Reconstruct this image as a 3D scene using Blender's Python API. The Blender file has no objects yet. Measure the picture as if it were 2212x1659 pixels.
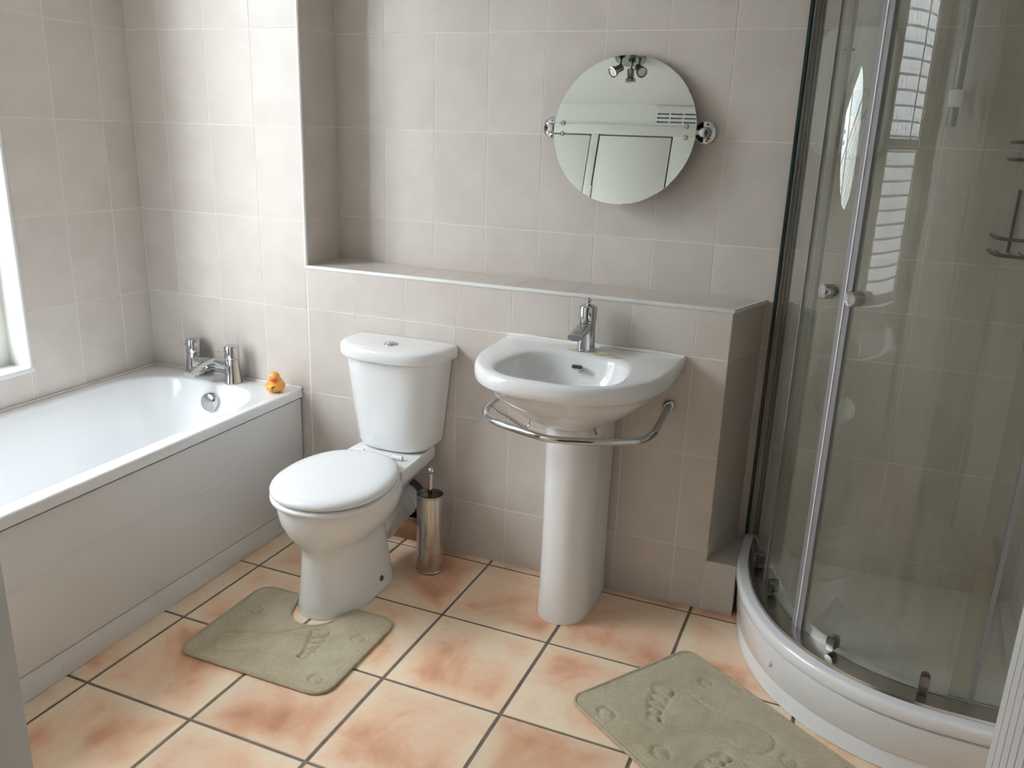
import bpy, bmesh, math, random
from mathutils import Vector, Matrix, noise
random.seed(7)
scene = bpy.context.scene
COL = scene.collection

# ---------------------------------------------------------------- camera
CAM = Vector((1.3998, -2.4948, 1.4776)); YAW, PITCH, ROLL, FPX = -0.3784, -0.2911, 0.0341, 1804.92
fw = Vector((math.sin(YAW) * math.cos(PITCH), math.cos(YAW) * math.cos(PITCH), math.sin(PITCH)))
rt = Vector((math.cos(YAW), -math.sin(YAW), 0)); up = rt.cross(fw)
r2 = rt * math.cos(ROLL) + up * math.sin(ROLL); u2 = up * math.cos(ROLL) - rt * math.sin(ROLL)
cam = bpy.data.cameras.new('camera'); cam.sensor_width = 36; cam.lens = FPX / 2212 * 36; cam.clip_start = 0.02
co = bpy.data.objects.new('camera', cam); COL.objects.link(co)
m = Matrix((r2, u2, -fw)).transposed().to_4x4(); m.translation = CAM; co.matrix_world = m
scene.camera = co

# ---------------------------------------------------------------- world, light, exposure
SKY = 10.0
w = bpy.data.worlds.new('overcast_sky'); scene.world = w; w.use_nodes = True
bg = w.node_tree.nodes['Background']; bg.inputs[0].default_value = (0.87, 0.935, 1.0, 1); bg.inputs[1].default_value = SKY
scene.view_settings.view_transform = 'Standard'; scene.view_settings.look = 'None'
scene.view_settings.gamma = 1.0; scene.view_settings.use_curve_mapping = False
scene.view_settings.exposure = 1.22
cy = scene.cycles
cy.max_bounces = 6; cy.diffuse_bounces = 4; cy.glossy_bounces = 4; cy.transparent_max_bounces = 16
cy.adaptive_threshold = 0.1; cy.adaptive_min_samples = 32
cy.caustics_reflective = False; cy.caustics_refractive = False; cy.sample_clamp_indirect = 3.0
# room constants (metres)
XL, YB, XR, YF, ZC = -1.147, 0.222, 2.0, -2.05, 2.48
WY0, WY1, WZ0, WZ1 = -1.66, -0.56, 0.655, 2.38      # window opening in the left wall
al = bpy.data.lights.new('window_portal', 'AREA'); al.shape = 'RECTANGLE'; al.size = WY1 - WY0; al.size_y = WZ1 - WZ0
al.cycles.is_portal = True
ao = bpy.data.objects.new('window_portal', al); COL.objects.link(ao)
ao.matrix_world = Matrix(((0, 0, -1, XL - 0.165), (1, 0, 0, (WY0 + WY1) / 2), (0, 1, 0, (WZ0 + WZ1) / 2), (0, 0, 0, 1)))

# ---------------------------------------------------------------- materials
def nodes(name):
    mt = bpy.data.materials.new(name); mt.use_nodes = True
    nt = mt.node_tree; b = nt.nodes['Principled BSDF']; return mt, nt, b
def N(nt, t, **k):
    n = nt.nodes.new(t)
    for a, v in k.items():
        if a.startswith('i_'): n.inputs[a[2:].replace('_', ' ')].default_value = v
        else: setattr(n, a, v)
    return n
def ramp(nt, src, stops):
    r = nt.nodes.new('ShaderNodeValToRGB'); e = r.color_ramp.elements
    while len(e) < len(stops): e.new(0.5)
    for x, (p, c) in zip(e, stops): x.position = p; x.color = (*c, 1) if len(c) == 3 else c
    nt.links.new(src, r.inputs[0]); return r.outputs[0]
def simple(name, col, rough=0.5, metal=0.0, bump=0.0, scale=50, coat=0.0, var=0.0, vscale=6, spec=0.5):
    mt, nt, b = nodes(name)
    b.inputs['Base Color'].default_value = (*col, 1); b.inputs['Roughness'].default_value = rough
    b.inputs['Metallic'].default_value = metal; b.inputs['Coat Weight'].default_value = coat; b.inputs['Coat Roughness'].default_value = 0.06
    b.inputs['Specular IOR Level'].default_value = spec
    tc = N(nt, 'ShaderNodeTexCoord')
    if var:
        n = N(nt, 'ShaderNodeTexNoise', i_Scale=vscale, i_Detail=4); nt.links.new(tc.outputs['Object'], n.inputs['Vector'])
        lo = tuple(max(0, c * (1 - var)) for c in col); hi = tuple(min(1, c * (1 + var)) for c in col)
        nt.links.new(ramp(nt, n.outputs[0], [(0.3, lo), (0.7, hi)]), b.inputs['Base Color'])
    if bump:
        n = N(nt, 'ShaderNodeTexNoise', i_Scale=scale, i_Detail=2); nt.links.new(tc.outputs['Object'], n.inputs['Vector'])
        bp = N(nt, 'ShaderNodeBump', i_Strength=bump, i_Distance=0.002); nt.links.new(n.outputs[0], bp.inputs['Height']); nt.links.new(bp.outputs[0], b.inputs['Normal'])
    return mt
def wall_tile_mat():
    mt, nt, b = nodes('ivory_ceramic_tile')
    tc = N(nt, 'ShaderNodeTexCoord'); oi = N(nt, 'ShaderNodeObjectInfo')
    ad = N(nt, 'ShaderNodeVectorMath', operation='ADD'); ml = N(nt, 'ShaderNodeMath', operation='MULTIPLY'); ml.inputs[1].default_value = 37
    nt.links.new(oi.outputs['Random'], ml.inputs[0]); nt.links.new(tc.outputs['Object'], ad.inputs[0]); nt.links.new(ml.outputs[0], ad.inputs[1])
    n = N(nt, 'ShaderNodeTexNoise', i_Scale=9, i_Detail=3); nt.links.new(ad.outputs[0], n.inputs['Vector'])
    c = ramp(nt, n.outputs[0], [(0.25, (0.635, 0.57, 0.515)), (0.75, (0.695, 0.63, 0.575))])
    hs = N(nt, 'ShaderNodeHueSaturation'); mr = N(nt, 'ShaderNodeMapRange'); mr.inputs[3].default_value = 0.97; mr.inputs[4].default_value = 1.03
    nt.links.new(oi.outputs['Random'], mr.inputs[0]); nt.links.new(mr.outputs[0], hs.inputs['Value']); nt.links.new(c, hs.inputs['Color']); nt.links.new(hs.outputs[0], b.inputs['Base Color'])
    b.inputs['Roughness'].default_value = 0.32
    bp = N(nt, 'ShaderNodeBump', i_Strength=0.35, i_Distance=0.003); n2 = N(nt, 'ShaderNodeTexNoise', i_Scale=22, i_Detail=2); nt.links.new(ad.outputs[0], n2.inputs['Vector'])
    nt.links.new(n2.outputs[0], bp.inputs['Height']); nt.links.new(bp.outputs[0], b.inputs['Normal'])
    return mt
def floor_tile_mat(S):
    mt, nt, b = nodes('terracotta_tile')
    tc = N(nt, 'ShaderNodeTexCoord'); oi = N(nt, 'ShaderNodeObjectInfo')
    ad = N(nt, 'ShaderNodeVectorMath', operation='ADD'); ml = N(nt, 'ShaderNodeMath', operation='MULTIPLY'); ml.inputs[1].default_value = 53
    nt.links.new(oi.outputs['Random'], ml.inputs[0]); nt.links.new(tc.outputs['Object'], ad.inputs[0]); nt.links.new(ml.outputs[0], ad.inputs[1])
    n = N(nt, 'ShaderNodeTexNoise', i_Scale=4.0, i_Detail=4, i_Roughness=0.5, i_Distortion=0.5); nt.links.new(ad.outputs[0], n.inputs['Vector'])
    # paler towards the tile's rim
    sp = N(nt, 'ShaderNodeSeparateXYZ'); nt.links.new(tc.outputs['Object'], sp.inputs[0])
    ax = N(nt, 'ShaderNodeMath', operation='ABSOLUTE'); ay = N(nt, 'ShaderNodeMath', operation='ABSOLUTE'); mx = N(nt, 'ShaderNodeMath', operation='MAXIMUM')
    nt.links.new(sp.outputs[0], ax.inputs[0]); nt.links.new(sp.outputs[1], ay.inputs[0]); nt.links.new(ax.outputs[0], mx.inputs[0]); nt.links.new(ay.outputs[0], mx.inputs[1])
    mr = N(nt, 'ShaderNodeMapRange', interpolation_type='SMOOTHSTEP'); mr.inputs[1].default_value = S * 0.30; mr.inputs[2].default_value = S * 0.5; mr.inputs[3].default_value = 0.0; mr.inputs[4].default_value = 0.17
    nt.links.new(mx.outputs[0], mr.inputs[0])
    a2 = N(nt, 'ShaderNodeMath', operation='ADD'); nt.links.new(n.outputs[0], a2.inputs[0]); nt.links.new(mr.outputs[0], a2.inputs[1])
    c = ramp(nt, a2.outputs[0], [(0.33, (0.64, 0.31, 0.18)), (0.43, (0.82, 0.47, 0.29)), (0.53, (0.93, 0.64, 0.44)), (0.68, (0.95, 0.76, 0.55))])
    n3 = N(nt, 'ShaderNodeTexNoise', i_Scale=60, i_Detail=5); nt.links.new(ad.outputs[0], n3.inputs['Vector'])
    mixc = N(nt, 'ShaderNodeMix', data_type='RGBA', blend_type='MULTIPLY'); mixc.inputs[0].default_value = 0.25
    nt.links.new(c, mixc.inputs[6]); nt.links.new(ramp(nt, n3.outputs[0], [(0.3, (0.82, 0.8, 0.78)), (0.6, (1, 1, 1))]), mixc.inputs[7])
    hs = N(nt, 'ShaderNodeHueSaturation'); m2 = N(nt, 'ShaderNodeMapRange'); m2.inputs[3].default_value = 0.93; m2.inputs[4].default_value = 1.07
    nt.links.new(oi.outputs['Random'], m2.inputs[0]); nt.links.new(m2.outputs[0], hs.inputs['Value']); nt.links.new(mixc.outputs[2], hs.inputs['Color'])
    nt.links.new(hs.outputs[0], b.inputs['Base Color'])
    b.inputs['Roughness'].default_value = 0.38
    bp = N(nt, 'ShaderNodeBump', i_Strength=0.25, i_Distance=0.002); n4 = N(nt, 'ShaderNodeTexNoise', i_Scale=30, i_Detail=2); nt.links.new(ad.outputs[0], n4.inputs['Vector'])
    nt.links.new(n4.outputs[0], bp.inputs['Height']); nt.links.new(bp.outputs[0], b.inputs['Normal'])
    return mt
def glass_mat(name, tint, film=0.0, filmcol=(0.6, 0.62, 0.58), rough=0.0, boost=1.0, clear=False):
    mt = bpy.data.materials.new(name); mt.use_nodes = True; nt = mt.node_tree; nt.nodes.clear()
    out = N(nt, 'ShaderNodeOutputMaterial'); tr = N(nt, 'ShaderNodeBsdfTransparent'); tr.inputs[0].default_value = (*tint, 1)
    if clear: nt.links.new(tr.outputs[0], out.inputs[0]); return mt
    gl = N(nt, 'ShaderNodeBsdfGlossy'); gl.inputs['Roughness'].default_value = rough
    # Schlick reflectance, the same from both sides of the sheet
    fr = N(nt, 'ShaderNodeLayerWeight'); fr.inputs['Blend'].default_value = 0.5
    pw = N(nt, 'ShaderNodeMath', operation='POWER'); pw.inputs[1].default_value = 5; nt.links.new(fr.outputs['Facing'], pw.inputs[0])
    ml = N(nt, 'ShaderNodeMath', operation='MULTIPLY_ADD'); ml.inputs[1].default_value = 0.96 * boost; ml.inputs[2].default_value = 0.04 * boost; nt.links.new(pw.outputs[0], ml.inputs[0])
    base = tr.outputs[0]
    if film:
        df = N(nt, 'ShaderNodeBsdfDiffuse'); df.inputs[0].default_value = (*filmcol, 1)
        mx0 = N(nt, 'ShaderNodeMixShader')
        tc = N(nt, 'ShaderNodeTexCoord'); mp = N(nt, 'ShaderNodeMapping'); mp.inputs['Scale'].default_value = (30, 30, 1.2)
        nz = N(nt, 'ShaderNodeTexNoise', i_Scale=1.0, i_Detail=4); nt.links.new(tc.outputs['Object'], mp.inputs[0]); nt.links.new(mp.outputs[0], nz.inputs['Vector'])
        mr = N(nt, 'ShaderNodeMapRange'); mr.inputs[1].default_value = 0.3; mr.inputs[2].default_value = 0.7; mr.inputs[3].default_value = film * 0.75; mr.inputs[4].default_value = film * 1.25
        nt.links.new(nz.outputs[0], mr.inputs[0]); nt.links.new(mr.outputs[0], mx0.inputs[0])
        nt.links.new(tr.outputs[0], mx0.inputs[1]); nt.links.new(df.outputs[0], mx0.inputs[2]); base = mx0.outputs[0]
    mx = N(nt, 'ShaderNodeMixShader'); nt.links.new(ml.outputs[0], mx.inputs[0]); nt.links.new(base, mx.inputs[1]); nt.links.new(gl.outputs[0], mx.inputs[2])
    nt.links.new(mx.outputs[0], out.inputs[0]); return mt
FS = 0.3598
M_TILE = wall_tile_mat(); M_FLOOR = floor_tile_mat(FS)
M_GROUT = simple('pale_grout', (0.86, 0.83, 0.79), 0.8)
M_FGROUT = simple('brown_grey_grout', (0.21, 0.175, 0.14), 0.9, bump=0.3, scale=300, var=0.2, vscale=20)
M_BEAD = simple('white_plastic_bead', (0.86, 0.86, 0.85), 0.3)
M_PORC = simple('white_vitreous_china', (0.89, 0.89, 0.885), 0.12, coat=0.4)
M_ACRYL = simple('white_acrylic', (0.90, 0.905, 0.91), 0.16, coat=0.3)
M_PANEL = simple('white_bath_panel', (0.84, 0.83, 0.82), 0.28)
M_SEAT = simple('white_gloss_plastic', (0.87, 0.875, 0.88), 0.22)
M_PLAST = simple('white_plastic', (0.82, 0.82, 0.82), 0.35)
M_CHROME = simple('chrome', (0.58, 0.59, 0.60), 0.07, 1.0)
M_DKCH = simple('dark_nickel', (0.22, 0.22, 0.21), 0.12, 1.0)
M_STEEL = simple('polished_steel', (0.52, 0.50, 0.47), 0.14, 1.0)
M_DARK = simple('black_rubber_and_shade', (0.02, 0.02, 0.02), 0.6)
M_HOLE = simple('dark_cavity', (0.03, 0.028, 0.026), 0.9)  # near-black colour puts the shade into openings and gaps
M_PAINT = simple('cream_painted_wood', (0.80, 0.79, 0.74), 0.4)
M_PLASTER = simple('white_plaster', (0.84, 0.83, 0.80), 0.8)
M_JAMB = simple('white_gloss_wood', (0.88, 0.85, 0.81), 0.4)
M_MIRROR = simple('mirror_silver', (0.80, 0.835, 0.785), 0.0, 1.0)
M_GLASS = glass_mat('shower_glass', (0.83, 0.845, 0.795), 0.20, (0.42, 0.435, 0.365), boost=1.5)
M_CLEAR = glass_mat('clear_inner_face', (1, 1, 1), clear=True)
M_GEDGE = simple('dark_green_glass_edge', (0.012, 0.03, 0.026), 0.15)
M_PANE2 = glass_mat('obscured_window_glass', (0.80, 0.81, 0.81), 0.14, (0.7, 0.71, 0.71), boost=1.8)
M_PANE = glass_mat('window_glass', (0.96, 0.97, 0.965), boost=1.8)
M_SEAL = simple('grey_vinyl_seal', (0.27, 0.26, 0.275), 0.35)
M_ALU = simple('satin_aluminium', (0.66, 0.655, 0.64), 0.18, 1.0)
M_BRICK = simple('white_painted_brick', (0.86, 0.86, 0.85), 0.8, var=0.06)
M_MORTAR = simple('grey_mortar', (0.16, 0.16, 0.16), 0.95)
M_PAVE = simple('pale_paving', (0.55, 0.54, 0.52), 0.9, var=0.15)
M_DUCK = simple('orange_yellow_vinyl', (0.90, 0.42, 0.07), 0.35)
M_BEAK = simple('red_orange_vinyl', (0.75, 0.10, 0.02), 0.35)
M_INK = simple('black_ink', (0.015, 0.012, 0.01), 0.5)
M_EYE = simple('white_paint', (0.85, 0.85, 0.82), 0.3)
M_YELLOW = simple('limescale_stain', (0.70, 0.60, 0.30), 0.4)
M_WOOD = simple('brown_board', (0.34, 0.19, 0.10), 0.6, var=0.25, vscale=14)
M_GREYR = simple('grey_rubber', (0.10, 0.10, 0.115), 0.5)
M_SHUNIT = simple('pale_grey_plastic', (0.80, 0.80, 0.79), 0.3)
M_CADDY = simple('dark_wire', (0.05, 0.05, 0.05), 0.4)
M_SEALANT = simple('white_silicone', (0.86, 0.85, 0.82), 0.5)
M_STAINP = simple('patchy_mould', (0.16, 0.15, 0.13), 0.9)
def led_mat():
    mt, nt, b = nodes('red_indicator_lamp'); b.inputs['Base Color'].default_value = (0.8, 0.1, 0.05, 1)
    b.inputs['Emission Color'].default_value = (1, 0.12, 0.05, 1); b.inputs['Emission Strength'].default_value = 0.5; mt.cycles.emission_sampling = 'NONE'; return mt
M_LED = led_mat()
def mat_pile():
    mt, nt, b = nodes('sage_beige_pile')
    tc = N(nt, 'ShaderNodeTexCoord')
    n = N(nt, 'ShaderNodeTexNoise', i_Scale=9, i_Detail=8, i_Roughness=0.7); nt.links.new(tc.outputs['Object'], n.inputs['Vector'])
    c = ramp(nt, n.outputs[0], [(0.32, (0.48, 0.405, 0.265)), (0.5, (0.58, 0.50, 0.34)), (0.68, (0.66, 0.58, 0.415))])
    n2 = N(nt, 'ShaderNodeTexNoise', i_Scale=260, i_Detail=3); nt.links.new(tc.outputs['Object'], n2.inputs['Vector'])
    mx = N(nt, 'ShaderNodeMix', data_type='RGBA', blend_type='MULTIPLY'); mx.inputs[0].default_value = 0.6
    nt.links.new(c, mx.inputs[6]); nt.links.new(ramp(nt, n2.outputs[0], [(0.3, (0.62, 0.6, 0.56)), (0.6, (1, 1, 1))]), mx.inputs[7]); nt.links.new(mx.outputs[2], b.inputs['Base Color'])
    b.inputs['Roughness'].default_value = 0.95; b.inputs['Sheen Weight'].default_value = 0.3
    bp = N(nt, 'ShaderNodeBump', i_Strength=0.8, i_Distance=0.003); nt.links.new(n2.outputs[0], bp.inputs['Height']); nt.links.new(bp.outputs[0], b.inputs['Normal'])
    return mt
M_PILE = mat_pile()
def basin_mat(org):
    """white china with a yellowish limescale stain beside the tap foot"""
    mt, nt, b = nodes('stained_white_china'); b.inputs['Roughness'].default_value = 0.12; b.inputs['Coat Weight'].default_value = 0.4
    tc = N(nt, 'ShaderNodeTexCoord'); n = N(nt, 'ShaderNodeTexNoise', i_Scale=38, i_Detail=4); nt.links.new(tc.outputs['Object'], n.inputs['Vector'])
    tot = None
    for (x, y, z), sx, sy in (((0.655, -0.083, 0.842), 26, 55), ((0.74, -0.092, 0.842), 17, 50), ((0.79, -0.105, 0.842), 30, 60)):
        mp = N(nt, 'ShaderNodeMapping', vector_type='POINT'); mp.inputs['Location'].default_value = (-(x - org[0]) * sx, -(y - org[1]) * sy, -(z - org[2]) * 30); mp.inputs['Scale'].default_value = (sx, sy, 30)
        gr = N(nt, 'ShaderNodeTexGradient', gradient_type='SPHERICAL'); nt.links.new(tc.outputs['Object'], mp.inputs[0]); nt.links.new(mp.outputs[0], gr.inputs[0])
        if tot is None: tot = gr.outputs['Fac']
        else:
            m_ = N(nt, 'ShaderNodeMath', operation='MAXIMUM'); nt.links.new(tot, m_.inputs[0]); nt.links.new(gr.outputs['Fac'], m_.inputs[1]); tot = m_.outputs[0]
    ml = N(nt, 'ShaderNodeMath', operation='MULTIPLY'); nt.links.new(tot, ml.inputs[0]); nt.links.new(ramp(nt, n.outputs[0], [(0.35, (0.1, 0.1, 0.1)), (0.6, (1, 1, 1))]), ml.inputs[1])
    nt.links.new(ramp(nt, ml.outputs[0], [(0.03, (0.89, 0.89, 0.885)), (0.38, (0.74, 0.62, 0.32))]), b.inputs['Base Color'])
    return mt
M_BASIN = basin_mat((0.681, -0.22, 0))
M_BIND = simple('beige_binding', (0.50, 0.43, 0.30), 0.9, bump=0.6, scale=400, var=0.1, vscale=60)

# ---------------------------------------------------------------- helpers
def tagp(o, label=None, cat=None, group=None, kind=None):
    if label: o['label'] = label
    if cat: o['category'] = cat
    if group: o['group'] = group
    if kind: o['kind'] = kind
    return o
ORG = {}
def thing(name, label, cat, loc, group=None):
    o = bpy.data.objects.new(name, None); COL.objects.link(o); o.location = loc; o.empty_display_size = 0.05
    ORG[o.name] = Vector(loc); return tagp(o, label, cat, group)
def mesh(name, verts, faces, mat, parent=None, smooth=True, ang=35):
    org = ORG.get(parent.name, Vector((0, 0, 0))) if parent else Vector((0, 0, 0))
    me = bpy.data.meshes.new(name); me.from_pydata([tuple(Vector(v) - org) for v in verts], [], faces); me.validate()
    bm = bmesh.new(); bm.from_mesh(me); bmesh.ops.remove_doubles(bm, verts=bm.verts, dist=1e-6); bmesh.ops.recalc_face_normals(bm, faces=bm.faces); bm.to_mesh(me); bm.free()
    if smooth:
        for p in me.polygons: p.use_smooth = True
        me.set_sharp_from_angle(angle=math.radians(ang))
    me.materials.append(mat)
    o = bpy.data.objects.new(name, me); COL.objects.link(o)
    if parent: o.parent = parent
    ORG[o.name] = org
    return o
class G:
    """collects shapes for ONE mesh"""
    def __init__(s): s.v = []; s.f = []
    def add(s, v, f):
        k = len(s.v); s.v += [tuple(p) for p in v]; s.f += [tuple(i + k for i in q) for q in f]; return s
    def box(s, x0, x1, y0, y1, z0, z1, b=0.0):
        if b <= 0:
            v = [(x, y, z) for z in (z0, z1) for y in (y0, y1) for x in (x0, x1)]
            return s.add(v, [(0, 2, 3, 1), (4, 5, 7, 6), (0, 1, 5, 4), (2, 6, 7, 3), (0, 4, 6, 2), (1, 3, 7, 5)])
        bm = bmesh.new(); bmesh.ops.create_cube(bm, size=1)
        for q in bm.verts: q.co = Vector((x0 + (q.co.x + .5) * (x1 - x0), y0 + (q.co.y + .5) * (y1 - y0), z0 + (q.co.z + .5) * (z1 - z0)))
        bmesh.ops.bevel(bm, geom=bm.edges[:] , offset=b, segments=2, profile=0.5, affect='EDGES')
        bm.verts.index_update(); v = [q.co.copy() for q in bm.verts]; f = [[q.index for q in fc.verts] for fc in bm.faces]; bm.free(); return s.add(v, f)
    def loft(s, rings, cap0=True, cap1=True, closed=True):
        n = len(rings[0]); v = [p for r in rings for p in r]; f = []
        for i in range(len(rings) - 1):
            for j in range(n if closed else n - 1):
                a, b = i * n + j, i * n + (j + 1) % n; f.append((a, b, b + n, a + n))
        if cap0: f.append(tuple(reversed(range(n))))
        if cap1: f.append(tuple(range((len(rings) - 1) * n, len(rings) * n)))
        return s.add(v, f)
    def lathe(s, c, axis, prof, seg=28):
        c = Vector(c); a = Vector(axis).normalized(); t = Vector((1, 0, 0)) if abs(a.x) < 0.8 else Vector((0, 1, 0))
        e1 = (t - a * t.dot(a)).normalized(); e2 = a.cross(e1)
        rings = [[c + a * h + (e1 * math.cos(2 * math.pi * k / seg) + e2 * math.sin(2 * math.pi * k / seg)) * max(r, 1e-5) for k in range(seg)] for r, h in prof]
        return s.loft(rings)
    def tube(s, pts, r, seg=12, caps=True, closed=False):
        P = [Vector(p) for p in pts]; n = len(P); rr = r if isinstance(r, (list, tuple)) else [r] * n; rings = []; prev = None
        for i in range(n):
            if closed: t = P[(i + 1) % n] - P[i - 1]
            else: t = P[min(i + 1, n - 1)] - P[max(i - 1, 0)]
            t.normalize()
            if prev is None: a = Vector((0, 0, 1)) if abs(t.z) < 0.9 else Vector((1, 0, 0))
            else: a = prev
            e1 = (a - t * a.dot(t)).normalized(); prev = e1; e2 = t.cross(e1)
            rings.append([P[i] + (e1 * math.cos(2 * math.pi * k / seg) + e2 * math.sin(2 * math.pi * k / seg)) * rr[i] for k in range(seg)])
        if closed: rings.append(rings[0]); caps = False
        return s.loft(rings, caps, caps)
    def ball(s, c, rx, ry=None, rz=None, seg=20, rings=12):
        ry = ry or rx; rz = rz or rx; c = Vector(c)
        R = [[c + Vector((rx * math.sin(math.pi * i / rings) * math.cos(2 * math.pi * k / seg), ry * math.sin(math.pi * i / rings) * math.sin(2 * math.pi * k / seg), rz * math.cos(math.pi * i / rings))) for k in range(seg)] for i in range(1, rings)]
        return s.loft(R)
    def build(s, name, mat, parent=None, smooth=True, ang=35): return mesh(name, s.v, s.f, mat, parent, smooth, ang)
def catmull(P, k=8, closed=False):
    P = [Vector(p) for p in P]; n = len(P); out = []
    rng = range(n) if closed else range(n - 1)
    for i in rng:
        if closed: a, b, c, d = P[i - 1], P[i], P[(i + 1) % n], P[(i + 2) % n]
        else: a, b, c, d = P[max(i - 1, 0)], P[i], P[i + 1], P[min(i + 2, n - 1)]
        for q in range(k):
            t = q / k; out.append(0.5 * ((2 * b) + (c - a) * t + (2 * a - 5 * b + 4 * c - d) * t * t + (3 * b - a - 3 * c + d) * t ** 3))
    if not closed: out.append(P[-1])
    return out
def rrect(x0, x1, y0, y1, r, z, k=10):
    out = []
    for cx, cyy, a0 in ((x1 - r, y1 - r, 0), (x0 + r, y1 - r, 90), (x0 + r, y0 + r, 180), (x1 - r, y0 + r, 270)):
        for i in range(k + 1):
            a = math.radians(a0 + 90 * i / k); out.append(Vector((cx + r * math.cos(a), cyy + r * math.sin(a), z)))
    return out
def struct(o): o['kind'] = 'structure'; return o

# tiles ------------------------------------------------------------
TM = {}
def tile_mesh(wd, ht, th, bev, mat):
    key = (round(wd, 3), round(ht, 3), th, mat.name)
    if key in TM: return TM[key]
    a, b = wd / 2, ht / 2; me = bpy.data.meshes.new('tile')
    v = [(x, y, z) for (z, i) in ((-th, 0), (-bev, 0), (0, bev)) for x, y in ((-a + i, -b + i), (a - i, -b + i), (a - i, b - i), (-a + i, b - i))]
    f = [(3, 2, 1, 0), (8, 9, 10, 11)] + [(r * 4 + j, r * 4 + (j + 1) % 4, r * 4 + 4 + (j + 1) % 4, r * 4 + 4 + j) for r in (0, 1) for j in range(4)]
    me.from_pydata(v, [], f); me.materials.append(mat); TM[key] = me; return me
def subtract(rects, hole):
    out = []; h0, h1, k0, k1 = hole
    for (a, b, c, d) in rects:
        if h1 <= a or h0 >= b or k1 <= c or k0 >= d: out.append((a, b, c, d)); continue
        if a < h0: out.append((a, h0, c, d))
        if h1 < b: out.append((h1, b, c, d))
        aa, bb = max(a, h0), min(b, h1)
        if c < k0: out.append((aa, bb, c, k0))
        if k1 < d: out.append((aa, bb, k1, d))
    return out
def tile_grid(parent, org, ud, vd, us, vs, mat=None, gap=0.0026, th=0.006, bev=0.0005, holes=(), name='tile', jit=0.0):
    """tile faces lie in the plane through org spanned by ud, vd; us, vs are joint positions"""
    mat = mat or M_TILE; ud, vd, org = Vector(ud).normalized(), Vector(vd).normalized(), Vector(org); nd = ud.cross(vd)
    for i in range(len(us) - 1):
        for j in range(len(vs) - 1):
            rects = [(us[i], us[i + 1], vs[j], vs[j + 1])]
            for h in holes: rects = subtract(rects, h)
            for (a, b, c, d) in rects:
                if b - a < 0.008 or d - c < 0.008: continue
                me = tile_mesh(b - a - gap, d - c - gap, th, bev, mat)
                o = bpy.data.objects.new(name, me); COL.objects.link(o); o.parent = parent
                p = org + ud * (a + b) / 2 + vd * (c + d) / 2 + nd * random.uniform(-jit, jit)
                mm = Matrix((ud, vd, nd)).transposed().to_4x4(); mm.translation = p
                o.matrix_local = mm
def lines(start, step, lo, hi):
    k = math.ceil((lo + 0.004 - start) / step); out = [lo]
    while start + k * step < hi - 0.004: out.append(start + k * step); k += 1
    return out + [hi]

# ================================================================= STRUCTURE
HH = 0.317
# floor slab and terracotta tiles
fl = struct(G().box(XL - 0.1, XR + 0.1, YF - 1.6, YB + 0.1, -0.1, -0.003).build('floor', M_FGROUT, smooth=False))
FA = -0.0083
fu = Vector((math.cos(FA), math.sin(FA), 0)); fv = Vector((-math.sin(FA), math.cos(FA), 0))
fo = Vector((-0.3667, -0.0238, 0))
tile_grid(fl, fo, fu, fv, lines(0, FS, -0.77, 2.36), lines(0, FS, -2.02, 0.0238 + 0.10), M_FLOOR, gap=0.009, th=0.004, bev=0.002, name='floor_tile', jit=0.0004)
struct(G().box(XL - 0.16, XR + 0.3, YF - 1.6, YB + 0.1, ZC, ZC + 0.1).build('ceiling', M_PLASTER, smooth=False))

# left wall with the window opening
g = G(); t = 0.0008
g.box(XL - 0.16, XL - t, YF - 0.1, WY0, 0, ZC).box(XL - 0.16, XL - t, WY1, YB + 0.1, 0, ZC).box(XL - 0.16, XL - t, WY0, WY1, 0, WZ0).box(XL - 0.16, XL - t, WY0, WY1, WZ1, ZC)
wl = struct(g.build('wall_left', M_GROUT, smooth=False))
rowsL = lines(1.7912, HH, 0, ZC)
# u runs +y, v runs +z -> normal +x
tile_grid(wl, (XL, 0, 0), (0, 1, 0), (0, 0, 1), lines(-0.1439, 0.2, YF, 0), rowsL, holes=[(WY0 - 0.006, WY1 + 0.006, WZ0 - 0.006, WZ1 + 0.006)])

# back wall: the part beside the recess, and the recess wall behind the ledge and the shower
XE = -0.398
g = G().box(XL - 0.1, XE - t, t, 0.5, 0, ZC).box(XE - t, XR + 0.1, YB + t, 0.5, 0, ZC)
wb = struct(g.build('wall_back', M_GROUT, smooth=False))
tile_grid(wb, (0, 0, 0), (1, 0, 0), (0, 0, 1), lines(-0.3963, 0.2, XL, XE - 0.006), rowsL)
rowsU = [z for z in lines(1.1609, HH, 0.0, ZC)]
tile_grid(wb, (0, YB, 0), (1, 0, 0), (0, 0, 1), lines(-0.4036, 0.2, XE, XR), [1.0 if abs(z) < 1e-6 else z for z in rowsU if z > 0.99 or abs(z) < 1e-6], holes=[])
tile_grid(wb, (0, YB, 0), (1, 0, 0), (0, 0, 1), lines(-0.4036, 0.2, 1.172, XR), lines(1.1609, HH, 0.0, 1.0))
# return of the recess at its left side (faces +x)
tile_grid(wb, (XE, 0, 0), (0, 1, 0), (0, 0, 1), [0.004, YB], [1.0] + [z for z in rowsU if z > 1.01])
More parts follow.
